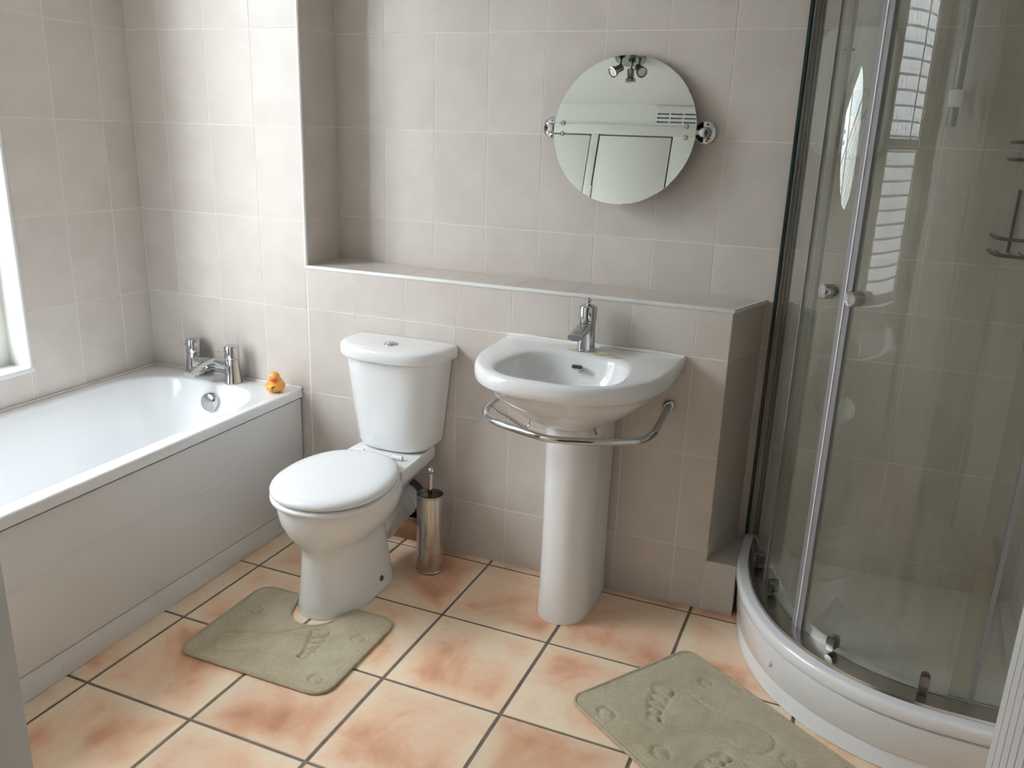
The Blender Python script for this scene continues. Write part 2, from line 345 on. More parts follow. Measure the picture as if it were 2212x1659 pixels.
# boxed-in lower wall with a ledge, pipe hole near the floor
XB0, XB1, XB2, ZL = XE, 1.103, 1.172, 1.0
HX0, HX1, HZ = -0.10, 0.046, 0.248
g = G()
def prism(g, poly, z0, z1):
    n = len(poly); g.add([(x, y, z) for z in (z0, z1) for x, y in poly], [tuple(reversed(range(n))), tuple(range(n, 2 * n))] + [(i, (i + 1) % n, n + (i + 1) % n, n + i) for i in range(n)])
prism(g, [(HX1, t), (XB1 - t, t), (XB2 - t, YB), (HX1, YB)], 0, ZL - t)
g.box(XB0, HX0, t, YB, 0, ZL - t).box(HX0, HX1, t, YB, HZ, ZL - t)
g.box(XB1 - t, 1.2, t, YB, 0, 0.172)
bx = struct(g.build('wall_boxing', M_GROUT, smooth=False))
G().box(HX0, HX1, 0.14, YB, 0.0, HZ).build('pipe_hole_back', M_HOLE, bx, smooth=False)
G().box(HX0, HX1, 0.012, 0.05, 0, 0.075, 0.002).build('skirting_board', M_WOOD, bx)
rowsB = lines(0.8443, HH, 0, ZL - 0.004)
tile_grid(bx, (0, 0, 0), (1, 0, 0), (0, 0, 1), lines(-0.4013, 0.2, XB0, XB1), rowsB, holes=[(HX0 - 0.002, HX1 + 0.002, -0.1, HZ)])
tile_grid(bx, (0, 0, 0), (1, 0, 0), (0, 0, 1), [XB1, 1.2], [0, 0.178])
tile_grid(bx, (0, 0, ZL), (1, 0, 0), (0, 1, 0), [XB0 + 0.002] + [-0.4036 + 0.2 * k for k in range(2, 8)] + [XB1 - 0.0], [0.004, YB])
ed = Vector((XB2 - XB1, YB, 0)); el = ed.length
tile_grid(bx, (XB1, 0, 0), ed, (0, 0, 1), [0, el], [0.178, 0.5273, 0.8443, ZL - 0.004])
tile_grid(bx, (0, 0, 0.178), (1, 0, 0), (0, 1, 0), [XB1 + 0.004, 1.2], [0.004, YB])
# triangular infill of the ledge beside its slanted end
g = G(); prism(g, [(XB1, 0.004), (XB2 - 0.002, YB), (XB1, YB)], ZL - 0.006, ZL); g.build('ledge_end_tile', M_TILE, bx, smooth=False)
# white edge beads
def bead(name, a, b, r=0.0055):
    return struct(G().tube([a, b], r, 10).build(name, M_BEAD))
bead('trim_1', (XE - 0.003, 0.002, ZL - 0.004), (XE - 0.003, 0.002, ZC), 0.0065)
g = G().box(XE - 0.008, XB1 + 0.004, -0.003, 0.008, ZL - 0.010, ZL + 0.002, 0.002)
struct(g.build('trim_2', M_BEAD))
g = G(); q = Vector((ed.y, -ed.x, 0)).normalized()
a, b = Vector((XB1, 0.0, 0)) + q * 0.004, Vector((XB2, YB, 0)) + q * 0.004; c, d = b - q * 0.01, a - q * 0.01
prism(g, [(p.x, p.y) for p in (a, b, c, d)], ZL - 0.010, ZL + 0.002); struct(g.build('trim_3', M_BEAD, smooth=False))

# right wall, tiled in the shower
wr = struct(G().box(XR + t, XR + 0.15, YF - 0.1, 0.5, 0, ZC).build('wall_right', M_PLASTER, smooth=False))
tile_grid(wr, (XR, 0, 0), (0, -1, 0), (0, 0, 1), lines(0.0, 0.2, -YB, 0.82), lines(1.1609, HH, 0, ZC))

# camera-side wall with the doorway, then the hall
DX0, DX1, DZ = 0.746, 1.503, 2.03
g = G().box(XL - 0.1, DX0 - 0.025, YF - 0.1, YF, 0, ZC).box(DX1 + 0.025, XR + 0.1, YF - 0.1, YF, 0, ZC).box(DX0 - 0.025, DX1 + 0.025, YF - 0.1, YF, DZ, ZC)
struct(g.build('wall_front', M_PLASTER, smooth=False))
dj = struct(G().box(DX0 - 0.025, DX0, YF - 0.11, YF + 0.0, 0, DZ, 0.002).build('door_1', M_JAMB))
g = G().box(DX1 + 0.004, DX1 + 0.025, YF - 0.11, YF, 0, DZ)
for k in range(9):                                   # fluted lining on the hinge side
    y = YF - 0.006 - k * 0.012
    g.tube([(DX1 + 0.006, y, 0), (DX1 + 0.006, y, DZ)], 0.0055, 8)
g.build('fluted_jamb', M_JAMB, dj)
G().box(DX0 - 0.025, DX1 + 0.025, YF - 0.11, YF, DZ - 0.025, DZ, 0.002).build('door_head', M_JAMB, dj)
g = G().box(-0.2, -0.1, YF - 1.5, YF - 0.1, 0, ZC).box(2.5, 2.6, YF - 1.5, YF - 0.1, 0, ZC).box(-0.2, 2.6, YF - 1.6, YF - 1.5, 0, ZC).box(XR, 2.6, YF - 0.2, YF - 0.1, 0, ZC)
g.box(2.05, 2.7, YF - 1.6, YF, -0.1, 0).box(2.2, 2.7, YF - 1.6, YF, ZC, ZC + 0.1)
struct(g.build('wall_hall', M_PLASTER, smooth=False))

# window
def one_face(o):
    o.data.materials.append(M_CLEAR)
    for pl in o.data.polygons:
        if pl.normal.x < .5: pl.material_index = 1
wn = struct(G().box(XL - 0.17, XL - 0.012, WY0 - 0.0, WY1 + 0.0, WZ0 - 0.03, WZ0 - 0.001).build('window_1', M_BEAD, smooth=False))
G().box(XL - 0.085, XL + 0.002, WY1 - 0.004, WY1 + 0.004, WZ0, WZ1).box(XL - 0.085, XL + 0.002, WY0 - 0.004, WY0 + 0.004, WZ0, WZ1).box(XL - 0.085, XL + 0.002, WY0, WY1, WZ1 - 0.004, WZ1 + 0.004).build('window_reveal', M_PAINT, wn, smooth=False)
G().tube([(XL + 0.001, WY1 + 0.003, WZ0 - 0.004), (XL + 0.001, WY1 + 0.003, WZ1)], 0.0075, 10).build('edge_bead', M_BEAD, wn)
G().tube([(XL + 0.001, WY0 - 0.003, WZ0 - 0.004), (XL + 0.001, WY0 - 0.003, WZ1)], 0.0075, 10).build('edge_bead', M_BEAD, wn)
G().box(XL - 0.1, XL + 0.012, WY0 - 0.01, WY1 + 0.012, WZ0 - 0.014, WZ0 + 0.004, 0.004).build('window_sill', M_BEAD, wn)
XW = XL - 0.12
g = G(); fw_ = 0.055
g.box(XW - 0.03, XW + 0.035, WY1 - fw_, WY1, WZ0, WZ1, 0.003).box(XW - 0.03, XW + 0.035, WY0, WY0 + fw_, WZ0, WZ1, 0.003)
g.box(XW - 0.029, XW + 0.034, WY0 + fw_ - .002, WY1 - fw_ + .002, WZ0, WZ0 + fw_, 0.003).box(XW - 0.029, XW + 0.034, WY0 + fw_ - .002, WY1 - fw_ + .002, WZ1 - fw_, WZ1, 0.003)
g.build('window_frame', M_PAINT, wn)
YM, ZM = WY0 + 0.38, 1.49
G().box(XW - 0.025, XW + 0.03, YM - 0.02, YM + 0.02, ZM + .028, WZ1 - fw_, 0.003).build('mullion', M_PAINT, wn)
G().box(XW - 0.027, XW + 0.032, WY0 + fw_, WY1 - fw_, ZM - 0.028, ZM + 0.028, 0.003).build('meeting_rail', M_PAINT, wn)
for a, b in ((WY0 + fw_, YM - 0.02), (YM + 0.02, WY1 - fw_)):
    G().box(XW - 0.004, XW, a, b, ZM + .028, WZ1 - fw_).build('pane', M_PANE, wn, smooth=False); one_face(COL.objects[-1])
G().box(XW - 0.004, XW, WY0 + fw_, WY1 - fw_, WZ0 + fw_, ZM - .028).build('obscured_pane', M_PANE2, wn, smooth=False); one_face(COL.objects[-1])
g = G().lathe((XW + 0.035, WY1 - 0.03, 0.985), (1, 0, 0), [(0.004, 0), (0.004, 0.008), (0.0, 0.009)], 12); g.build('stay_pin', M_DARK, wn)

struct(G().box(XL - 0.16, XL, -5.2, 2.9, ZC + 0.1, 2.75).box(XL - 0.16, XL - 0.02, -5.2, YF - 0.1, -0.25, ZC + 0.1).box(XL - 0.16, XL - 0.12, YB + 0.1, 2.9, -0.25, ZC + 0.1).build('wall_outside', M_BRICK, smooth=False))
# outside: paving and a white-painted brick wall opposite the window
struct(G().box(-7.0, XL - 0.16, -8, 5, -0.35, -0.25).build('ground_outside', M_PAVE, smooth=False))
OX = -3.5; OZ = 2.6
bw = thing('brick_wall', 'white-painted brick wall outside, mirrored in the shower glass', 'wall', (OX, -1.2, -0.25))
G().box(OX - 0.2, OX - 0.012, -5.2, 2.9, -0.25, OZ).build('mortar_bed', M_MORTAR, bw, smooth=False)
bme = G().box(0, 0.05, 0, 0.220, 0, 0.093, 0.007); rest = G()
proto = None; k = 0; z = -0.2
while z + 0.098 < OZ:
    y = -5.0 + (0.119 if k % 2 else 0)
    while y < 2.6:
        p = Vector((OX - 0.05 + random.uniform(-.003, .003), y, z))
        if 0.75 < z < 2.6 and -3.5 < y < 0.4:                   # the bricks one can pick out
            if proto is None:
                o = bme.build('brick', M_BRICK, None); proto = o.data; o.parent = bw
            else:
                o = bpy.data.objects.new('brick', proto); COL.objects.link(o); o.parent = bw
            o.location = p - ORG[bw.name]
        else: rest.add([Vector(v) + p for v in bme.v], bme.f)
        y += 0.238
    z += 0.110; k += 1
rest.build('far_bricks', M_BRICK, bw)['kind'] = 'stuff'

# ================================================================= BATH
bt = thing('bathtub', 'white built-in bathtub under the window with white side panel', 'bathtub', (-0.797, -0.86, 0))
BX0, BX1, BY0, BY1, BZ = XL + 0.001, -0.437, -1.70, -0.001, 0.537
iy0, iy1, ix0, ix1 = -1.60, -0.098, -1.098, -0.502
R = []
R.append(rrect(BX0, BX1, BY0, BY1, 0.006, BZ - 0.034))
R.append(rrect(BX0, BX1, BY0, BY1, 0.008, BZ - 0.008)); R.append(rrect(BX0 + .002, BX1 - .003, BY0 + .002, BY1 - .002, 0.008, BZ - 0.002)); R.append(rrect(BX0 + .006, BX1 - .010, BY0 + .006, BY1 - .006, 0.008, BZ))
def inn(o, z, r, e0=0.0, e1=0.0): return rrect(ix0 + o, ix1 - o, iy0 + o + e0, iy1 - o - e1, r, z, 10)
R += [inn(-0.012, BZ - 0.001, 0.215), inn(-0.004, BZ - 0.004, 0.208), inn(0.002, BZ - 0.012, 0.203), inn(0.012, BZ - 0.05, 0.195, .02, .004), inn(0.03, BZ - 0.14, 0.18, .07, .012), inn(0.05, BZ - 0.26, 0.165, .16, .025), inn(0.075, BZ - 0.34, 0.15, .23, .04), inn(0.115, BZ - 0.375, 0.12, .28, .06), inn(0.16, BZ - 0.385, 0.09, .32, .08)]
G().loft(R, False, True).build('tub', M_ACRYL, bt, ang=50)
G().box(BX1 - 0.04, BX1 - 0.024, BY0, -0.003, 0.09, BZ - 0.028).build('gap_shade_strip', M_DARK, bt, smooth=False)  # black strip, painted-in shade for the gap between rim and panel
g = G().box(BX1 - 0.022, BX1 - 0.006, BY0, -0.007, 0.082, BZ - 0.040, 0.002)
pn = g.build('side_panel', M_PANEL, bt)
G().box(BX1 - 0.0062, BX1 - 0.0045, BY0 + 0.15, -0.42, 0.345, 0.352, 0.0006).box(BX1 - 0.0062, BX1 - 0.0045, BY0 + 0.15, -0.42, 0.328, 0.333, 0.0006).build('moulded_line', M_PANEL, pn)
G().box(BX1 - 0.030, BX1 - 0.009, BY0, -0.004, 0.001, 0.078, 0.002).build('plinth', M_PANEL, bt)
for y in (-0.68, -1.11):
    G().lathe((BX1 - 0.009, y, 0.03), (1, 0, 0), [(0.009, 0), (0.008, 0.003), (0.0, 0.0045)], 14).build('screw_cap', M_PLAST, bt)
G().tube([(XL + 0.004, -1.7, BZ + 0.001), (XL + 0.004, -0.004, BZ + 0.001), (BX1 - 0.002, -0.004, BZ + 0.001)], 0.0045, 8).build('sealant_bead', M_SEALANT, bt)
# waste dial on the end wall of the tub
kc = Vector((-0.768, -0.119, 0.466)); kd = Vector((0, -1, 0.12)).normalized()
G().lathe(kc, kd, [(0.036, -0.004), (0.036, 0.016), (0.033, 0.022), (0.020, 0.026), (0.0, 0.0275)], 32).build('waste_dial', M_CHROME, bt)

# bath filler
bf = thing('bath_filler_tap', 'chrome bath mixer tap with two lever heads on the bathtub rim', 'tap', (-0.80, -0.058, BZ))
hx = (-0.900, -0.708)
for x in hx:
    y = -0.052 if x < -0.8 else -0.062
    p = G().lathe((x, y, BZ), (0, 0, 1), [(0.034, 0), (0.034, 0.003), (0.0325, 0.006), (0.025, 0.085), (0.0245, 0.092)], 28).build('pillar', M_CHROME, bf)
    h = G().lathe((x, y, BZ + 0.092), (0, 0, 1), [(0.0235, 0), (0.027, 0.002), (0.027, 0.048), (0.025, 0.0515), (0.0, 0.0525)], 28).build('head', M_CHROME, bf)
    G().tube([(x - 0.01, y - 0.02, BZ + 0.125), (x - 0.022, y - 0.052, BZ + 0.127)], [0.0045, 0.0045], 10).build('lever', M_CHROME, h)
G().tube([(hx[0], -0.054, BZ + 0.060), (-0.80, -0.058, BZ + 0.060), (hx[1], -0.062, BZ + 0.060)], 0.0205, 18).build('cross_bar', M_CHROME, bf)
sp = [Vector((-0.80, -0.058, BZ + 0.062)), Vector((-0.802, -0.10, BZ + 0.060)), Vector((-0.806, -0.165, BZ + 0.052)), Vector((-0.808, -0.19, BZ + 0.046))]
rg = []
for p, (a, b) in zip(sp, ((0.023, 0.021), (0.022, 0.019), (0.021, 0.014), (0.020, 0.011))):
    rg.append([p + Vector((a * math.cos(q * math.pi / 10), 0, b * math.sin(q * math.pi / 10))) for q in range(20)])
G().loft(rg).build('spout', M_CHROME, bf)

# rubber duck
dk = thing('rubber_duck', 'small orange-yellow rubber duck with red beak on the bathtub rim', 'duck', (-0.497, -0.085, BZ))
D = Vector((-0.497, -0.085, BZ)); fd = Vector((0.42, -0.9, 0)).normalized(); sd = Vector((fd.y, -fd.x, 0)) * -1
def dp(f, s_, z): return D + fd * f + sd * s_ + Vector((0, 0, z))
def duck_ball(g, f, z, rf, rs, rz, sh=0.0):
    rings = []
    for i in range(1, 14):
        a = math.pi * i / 14
        rings.append([dp(f + rf * math.sin(a) * math.cos(2 * math.pi * k / 24) - sh * math.cos(a), rs * math.sin(a) * math.sin(2 * math.pi * k / 24), z + rz * math.cos(a)) for k in range(24)])
    g.loft(rings)
g = G(); duck_ball(g, -0.002, 0.0225, 0.041, 0.037, 0.0235); duck_ball(g, 0.006, 0.056, 0.0205, 0.0205, 0.0225); duck_ball(g, -0.032, 0.036, 0.016, 0.02, 0.014, -0.006); duck_ball(g, 0.004, 0.038, 0.021, 0.0215, 0.018)
db = g.build('body', M_DUCK, dk); rm = db.modifiers.new('remesh', 'REMESH'); rm.mode = 'VOXEL'; rm.voxel_size = 0.0016; rm.use_smooth_shade = True
sm = db.modifiers.new('smooth', 'SMOOTH'); sm.iterations = 8; sm.factor = 0.5
g = G(); duck_ball(g, 0.026, 0.0515, 0.010, 0.014, 0.0042); duck_ball(g, 0.0245, 0.0480, 0.0085, 0.011, 0.0035); g.build('beak', M_BEAK, dk)
for s_ in (-1, 1):
    c = dp(0.0215, s_ * 0.0095, 0.0620); ax = (fd * 0.85 + sd * s_ * 0.45 + Vector((0, 0, 0.15))).normalized()
    e = G().lathe(c, ax, [(0.0040, -0.004), (0.0040, 0.0012), (0.0032, 0.002), (0, 0.0023)], 14).build('eye', M_EYE, dk)
    G().lathe(c + ax * 0.0018, ax, [(0.0021, 0), (0.0021, 0.0011), (0, 0.0013)], 12).build('pupil', M_INK, e)
g = G()                                             # the printed figure on its chest
def chest(s_, z): 
    q = 1 - (s_ / 0.037) ** 2 - ((z - 0.0225) / 0.0235) ** 2
    return dp(-0.002 + 0.041 * math.sqrt(max(q, 0.02)) + 0.0006, s_, z)
for ln in ([(-0.003, 0.016), (-0.001, 0.022), (0.0, 0.027)], [(0.0, 0.024), (0.004, 0.027), (0.007, 0.030)], [(-0.001, 0.023), (-0.005, 0.025), (-0.007, 0.024)], [(-0.001, 0.026), (-0.003, 0.029)], [(-0.002, 0.020), (-0.006, 0.021)], [(0.001, 0.0255), (0.003, 0.031)]):
    g.tube([chest(*p) for p in ln], 0.0008, 6)
g.tube([chest(-0.012 + 0.002 * k, 0.0125) for k in range(13)], 0.0006, 6)
g.build('chest_print', M_INK, dk)

# ================================================================= TOILET
TX = 0.006
tl = thing('toilet', 'white close-coupled toilet with closed lid', 'toilet', (TX, -0.35, 0))
def egg(wd, yf, yb, z, nf=2.1, nb=2.6, k=48, split=0.45, tx=None, yaw=0.0):
    yc = yb + (yf - yb) * split; out = []; tx = -.010 if tx is None else tx
    for i in range(k):
        a = 2 * math.pi * i / k; c, s_ = math.cos(a), math.sin(a)
        n = nf if s_ < 0 else nb
        x = wd * math.copysign(abs(c) ** (2 / n), c); yy = abs(s_) ** (2 / n)
        y = (yc + (yf - yc) * yy if s_ < 0 else yc + (yb - yc) * yy) + .2
        out.append(Vector((tx + x * math.cos(yaw) - y * math.sin(yaw), -.2 + x * math.sin(yaw) + y * math.cos(yaw), z)))
    return out
g = G()
BT = dict(nb=2.5, split=.5, tx=-.018, yaw=.06); LT = dict(nf=2.09, nb=2.25, split=.533, tx=-.026, yaw=.106)
g.loft([egg(.115, -.590, -.225, 0.001, 2.2, 5), egg(.115, -.591, -.225, .012, 2.2, 5), egg(.108, -.582, -.235, .07, 2.2, 5), egg(.101, -.575, -.24, .14, 2.2, 4.5), egg(.097, -.574, -.24, .19, 2.2, 4), egg(.097, -.576, -.235, .215, 2.2, 3.6), egg(.107, -.588, -.22, .232, 2.2, 3), egg(.128, -.606, -.20, .252, 2.1, 2.6, tx=-.014, yaw=.03), egg(.150, -.628, -.185, .282, **BT), egg(.166, -.645, -.175, .32, **BT), egg(.171, -.650, -.17, .352, **BT), egg(.173, -.652, -.167, .376, **BT), egg(.170, -.649, -.17, .3835, **BT)])
def quad(x, y0, y1, z): return [Vector((TX - x[0], y0, z)), Vector((TX + x[0], y0, z)), Vector((TX + x[1], y1, z)), Vector((TX - x[1], y1, z))]
g.loft([quad((.075, .06), -.26, -.10, .28), quad((.125, .105), -.28, -.035, .345), quad((.140, .125), -.28, -.022, .372), quad((.140, .125), -.28, -.020, .405), quad((.136, .121), -.276, -.024, .4095)])
g.tube([(TX, -.26, .17), (TX, -.20, .175), (TX, -.155, .185)], [0.062, 0.056, 0.052], 20)
pan = g.build('pan', M_PORC, tl, ang=40)
G().lathe((-.010 + .1115, -.345, .045), (1, 0, 0.1), [(0.010, -0.006), (0.010, 0.002), (0.008, 0.004), (0, 0.0045)], 14).build('bolt_cap', M_GREYR, tl)
def slab(rings): return G().loft(rings)
st = slab([egg(.178, -.662, -.213, .3860, **LT), egg(.185, -.669, -.207, .3895, **LT), egg(.1865, -.670, -.206, .398, **LT), egg(.184, -.668, -.208, .4025, **LT), egg(.170, -.654, -.221, .405, **LT)]).build('seat', M_SEAT, tl, ang=60)
slab([egg(.168, -.652, -.221, .4095, **LT), egg(.182, -.665, -.210, .4105, **LT), egg(.1855, -.6685, -.2075, .416, **LT), egg(.1855, -.6685, -.2075, .421, **LT), egg(.182, -.665, -.210, .428, **LT), egg(.168, -.651, -.222, .4345, **LT), egg(.145, -.63, -.24, .437, **LT), egg(.09, -.56, -.30, .439, **LT), egg(.03, -.48, -.38, .4395, **LT)]).build('lid', M_SEAT, tl, ang=60)
for s_ in (-1, 1):
    G().tube([(TX + s_ * .075 - .018, -.196, .418), (TX + s_ * .075 + .018, -.196, .418)], 0.009, 12).build('hinge', M_PLAST, tl)
# cistern: D-shaped in plan
def dsec(wd, dp_, z, n=2.7, yb=-0.004, k=36):
    out = []
    for i in range(k + 1):
        a = math.pi + math.pi * i / k; c, s_ = math.cos(a), math.sin(a)
        out.append(Vector((TX + wd * math.copysign(abs(c) ** (2 / n), c), yb - 0.035 - (dp_ - 0.035) * abs(s_) ** (2 / n), z)))
    return out + [Vector((TX + wd, yb, z)), Vector((TX - wd, yb, z))]
ct = G().loft([dsec(.105, .120, .410), dsec(.128, .140, .414), dsec(.140, .150, .424), dsec(.145, .154, .440), dsec(.160, .166, .56), dsec(.176, .178, .70), dsec(.181, .181, .738)]).build('cistern', M_PORC, tl, ang=40)
G().loft([dsec(.186, .186, .736), dsec(.199, .196, .741), dsec(.202, .199, .748), dsec(.202, .199, .768), dsec(.199, .196, .777), dsec(.192, .189, .782), dsec(.175, .172, .7845), dsec(.12, .12, .786)]).build('cistern_lid', M_PORC, ct, ang=40)
fb = G().lathe((TX + .004, -.112, .7855), (0, 0, 1), [(0.024, 0), (0.024, 0.003), (0.021, 0.005), (0.020, 0.0035), (0.019, 0.0055), (0.012, 0.0085), (0, 0.0095)], 28).build('flush_button', M_CHROME, ct)
# waste connector between pan and wall
wp = thing('waste_pipe', 'white ribbed plastic soil pipe between toilet pan and wall hole', 'pipe', (0.0, -0.06, 0.17))
path = catmull([(TX, -.205, .150), (TX + .002, -.15, .160), (TX + .006, -.10, .178), (TX + .010, -.04, .190), (TX + .012, .035, .194)], 6)
G().tube(path, 0.055, 24).build('pipe', M_PLAST, wp)
for i in (3, 8, 12, 16, 20):
    p = path[i]; d = (path[i + 1] - path[i - 1]).normalized()
    G().lathe(p, d, [(0.054, -0.007), (0.0595, -0.005), (0.0595, 0.005), (0.054, 0.007)], 24).build('rib', M_PLAST, wp)
G().lathe((TX + .012, -.005, .193), (0, 1, 0), [(0.056, -0.02), (0.066, -0.018), (0.066, 0.03), (0.056, 0.034)], 28).build('rubber_collar', M_GREYR, wp)

# toilet brush
tb = thing('toilet_brush', 'polished steel toilet brush holder beside the toilet', 'toilet brush', (0.181, -0.152, 0))
c = (0.181, -0.152, 0.0)
hd = G().lathe(c, (0, 0, 1), [(0.046, 0.0005), (0.0475, 0.003), (0.0475, 0.008), (0.0455, 0.010), (0.0455, 0.283), (0.047, 0.285), (0.047, 0.289), (0.0445, 0.290), (0.0435, 0.270), (0.0, 0.270)], 40).build('holder', M_STEEL, tb)
G().lathe((c[0], c[1], 0.2705), (0, 0, 1), [(0.042, 0), (0.042, 0.004), (0.012, 0.008), (0.0, 0.0085)], 32).build('brush_lid', simple('dark_steel', (0.16, 0.155, 0.15), 0.3, 1.0), tb)
G().tube([(c[0], c[1], 0.275), (c[0] + .002, c[1] + .002, 0.366)], 0.0075, 16).build('handle', M_STEEL, tb)
G().ball((c[0] + .002, c[1] + .002, 0.374), 0.0115).build('knob', M_CHROME, tb)

# ================================================================= WASHBASIN
BXc = 0.681
wbn = thing('washbasin', 'white D-shaped washbasin on a full pedestal against the tiled boxing', 'sink', (BXc, -0.22, 0))
Wb, Db, Nb = 0.296, 0.492, 2.55
K = 120; PC = Vector((0, -0.235, 0))
def ray_D(a, wd, db, yb, n=Nb):
    dx, dy = math.cos(a), math.sin(a); lo, hi = 0.0, 1.0
    def inside(r):
        x, y = PC.x + dx * r, PC.y + dy * r
        if y > yb: return False
        sft = -0.10                                   # straight sides near the wall
        if y > sft: return abs(x) <= wd
        return (abs(x) / wd) ** n + (abs(y - sft) / (db + sft)) ** n <= 1
    for _ in range(40):
        md = (lo + hi) / 2
        if inside(md): lo = md
        else: hi = md
    return lo
angs = [2 * math.pi * i / K for i in range(K)]
for cx_ in (-Wb, Wb):                                 # put the two back corners exactly on a ray
    a = math.atan2(-0.001 - PC.y, cx_) % (2 * math.pi); j = min(range(K), key=lambda i: abs(angs[i] - a)); angs[j] = a
outer = [ray_D(a, Wb, Db, -0.001) for a in angs]
def ray_bowl(a, hw, y0, y1, n=2.9, taper=0.16):
    dx, dy = math.cos(a), math.sin(a); lo, hi = 0.0, 1.0; yc, hh = (y0 + y1) / 2, (y1 - y0) / 2
    for _ in range(40):
        md = (lo + hi) / 2; x, y = dx * md, PC.y + dy * md; q = (y - yc) / hh
        ww = hw * (1 - taper * max(-1, min(1, q)) * 0.5)
        if (abs(x) / ww) ** n + abs(q) ** n <= 1: lo = md
        else: hi = md
    return lo
def ringp(rad, z, ox=0.0): return [Vector((BXc + PC.x + r * math.cos(a), PC.y + r * math.sin(a), z)) for r, a in zip(rad, angs)]
def off(rad, d):                                      # inset, but keep the wall side in place
    out = []
    for r, a in zip(rad, angs):
        y = PC.y + r * math.sin(a); out.append(r if y > -0.004 else r - d)
    return out
def lerp(A, B, t_): return [p + (q - p) * t_ for p, q in zip(A, B)]
foot = [ray_D(a, 0.105, 0.285, -0.02, 2.3) for a in angs]
bowl = [ray_bowl(a, 0.183, -0.452, -0.112) for a in angs]
ZB = 0.842
rings = [ringp(foot, .648), ringp(lerp(foot, outer, .12), .655), ringp(lerp(foot, outer, .38), .688), ringp(lerp(foot, outer, .62), .727), ringp(lerp(foot, outer, .82), .763), ringp(off(outer, .022), .786), ringp(off(outer, .008), .792), ringp(off(outer, .001), .798), ringp(outer, .812), ringp(off(outer, .001), .828), ringp(off(outer, .006), .838), ringp(off(outer, .016), ZB)]
big = [r * 1.0 for r in bowl]
rings += [ringp(lerp(off(outer, .02), big, .55), ZB - .001), ringp(lerp(off(outer, .02), big, .90), ZB - .0025), ringp([r - .001 for r in big], ZB - .007), ringp([r - .008 for r in big], ZB - .018), ringp([r * .90 for r in big], ZB - .055), ringp([r * .76 for r in big], ZB - .095), ringp([r * .55 for r in big], ZB - .122), ringp([r * .28 for r in big], ZB - .133), ringp([r * .10 for r in big], ZB - .136)]
G().loft(rings).build('basin', M_BASIN, wbn, ang=50)
# overflow slot in the back of the bowl
oc = Vector((BXc - .004, -.1425, .803)); on = Vector((0, -1, .55)).normalized(); ox_ = Vector((1, 0, 0)); oz_ = ox_.cross(on) * -1
def stad(hw, hh, k=8):
    o = []
    for sgn, a0 in ((1, -90), (-1, 90)):
        for i in range(k + 1):
            a = math.radians(a0 + 180 * i / k); o.append((sgn * (hw - hh) + hh * math.cos(a), hh * math.sin(a)))
    return o
def plate(c, x, y, n, sec, h0, h1, g=None):
    g = g or G(); return g.loft([[c + x * u + y * v + n * h0 for u, v in sec], [c + x * u + y * v + n * h1 for u, v in sec]])
plate(oc, ox_, oz_, on, stad(.019, .0075), -.012, .0030).build('overflow_rim', M_CHROME, wbn)
plate(oc, ox_, oz_, on, stad(.0165, .0050), .0, .0042).build('overflow_slot', M_DARK, wbn)
def psec(hw, yf, z, k=32, n=2.3, yb=-.016):
    out = []
    for i in range(k + 1):
        a = math.pi + math.pi * i / k; c_, s_ = math.cos(a), math.sin(a); ys = -.17
        out.append(Vector((BXc + .010 + hw * math.copysign(abs(c_) ** (2 / n), c_), ys + (yf - ys) * abs(s_) ** (2 / n), z)))
    return out + [Vector((BXc + .010 + hw, yb, z)), Vector((BXc + .010 - hw, yb, z))]
G().loft([psec(.086, -.292, .001), psec(.086, -.292, .02), psec(.082, -.284, .10), psec(.081, -.278, .35), psec(.084, -.272, .60), psec(.088, -.270, .66)]).build('pedestal', M_PORC, wbn, ang=40)
g = G(); xs = [BXc - .292 + .584 * i / 24 for i in range(25)]
g.tube([(x, -.006, ZB + .002 + .0008 * math.sin(17 * x)) for x in xs], [0.006 + 0.0015 * math.sin(31 * x) for x in xs], 8); g.build('sealant_bead', M_SEALANT, wbn)
G().lathe((BXc + .010 + .0815, -.045, .49), (1, 0, 0), [(.004, -.002), (.004, .0008), (0, .001)], 12).build('fixing_hole', M_DARK, wbn)
# basin mixer
tp = thing('basin_mixer_tap', 'chrome cylindrical mixer tap with angled spout on the washbasin', 'tap', (0.677, -0.066, ZB))
tx, ty = 0.677, -0.066
G().lathe((tx, ty, ZB), (0, 0, 1), [(0.029, 0), (0.029, 0.003), (0.0275, 0.005), (0.0260, 0.092), (0.0245, 0.094)], 32).build('body', M_CHROME, tp)
h = G().lathe((tx, ty, ZB + .094), (0, 0, 1), [(0.0265, 0), (0.0285, 0.002), (0.0285, 0.040), (0.0275, 0.043), (0.014, 0.0495), (0.006, 0.051)], 32).build('head', M_CHROME, tp)
G().lathe((tx, ty, ZB + .145), (0, 0, 1), [(0.006, -0.003), (0.006, 0.004), (0.009, 0.008), (0.0095, 0.012), (0.006, 0.017), (0, 0.0185)], 20).build('top_knob', M_CHROME, h)
G().tube([(tx + .012, ty - .024, ZB + .118), (tx + .020, ty - .045, ZB + .110)], [0.004, 0.0045], 10).build('lever', M_CHROME, h)
rg = []
for y, z, a, b in ((ty, ZB + .076, .021, .020), (ty - .03, ZB + .071, .021, .018), (ty - .075, ZB + .060, .021, .014), (ty - .094, ZB + .055, .021, .010)):
    rg.append([Vector((tx - (ty - y) * .10, y, z)) + Vector((a * math.copysign(abs(math.cos(q * math.pi / 12)) ** .7, math.cos(q * math.pi / 12)), 0, b * math.copysign(abs(math.sin(q * math.pi / 12)) ** .7, math.sin(q * math.pi / 12)))) for q in range(24)])
G().loft(rg).build('spout', M_CHROME, tp)
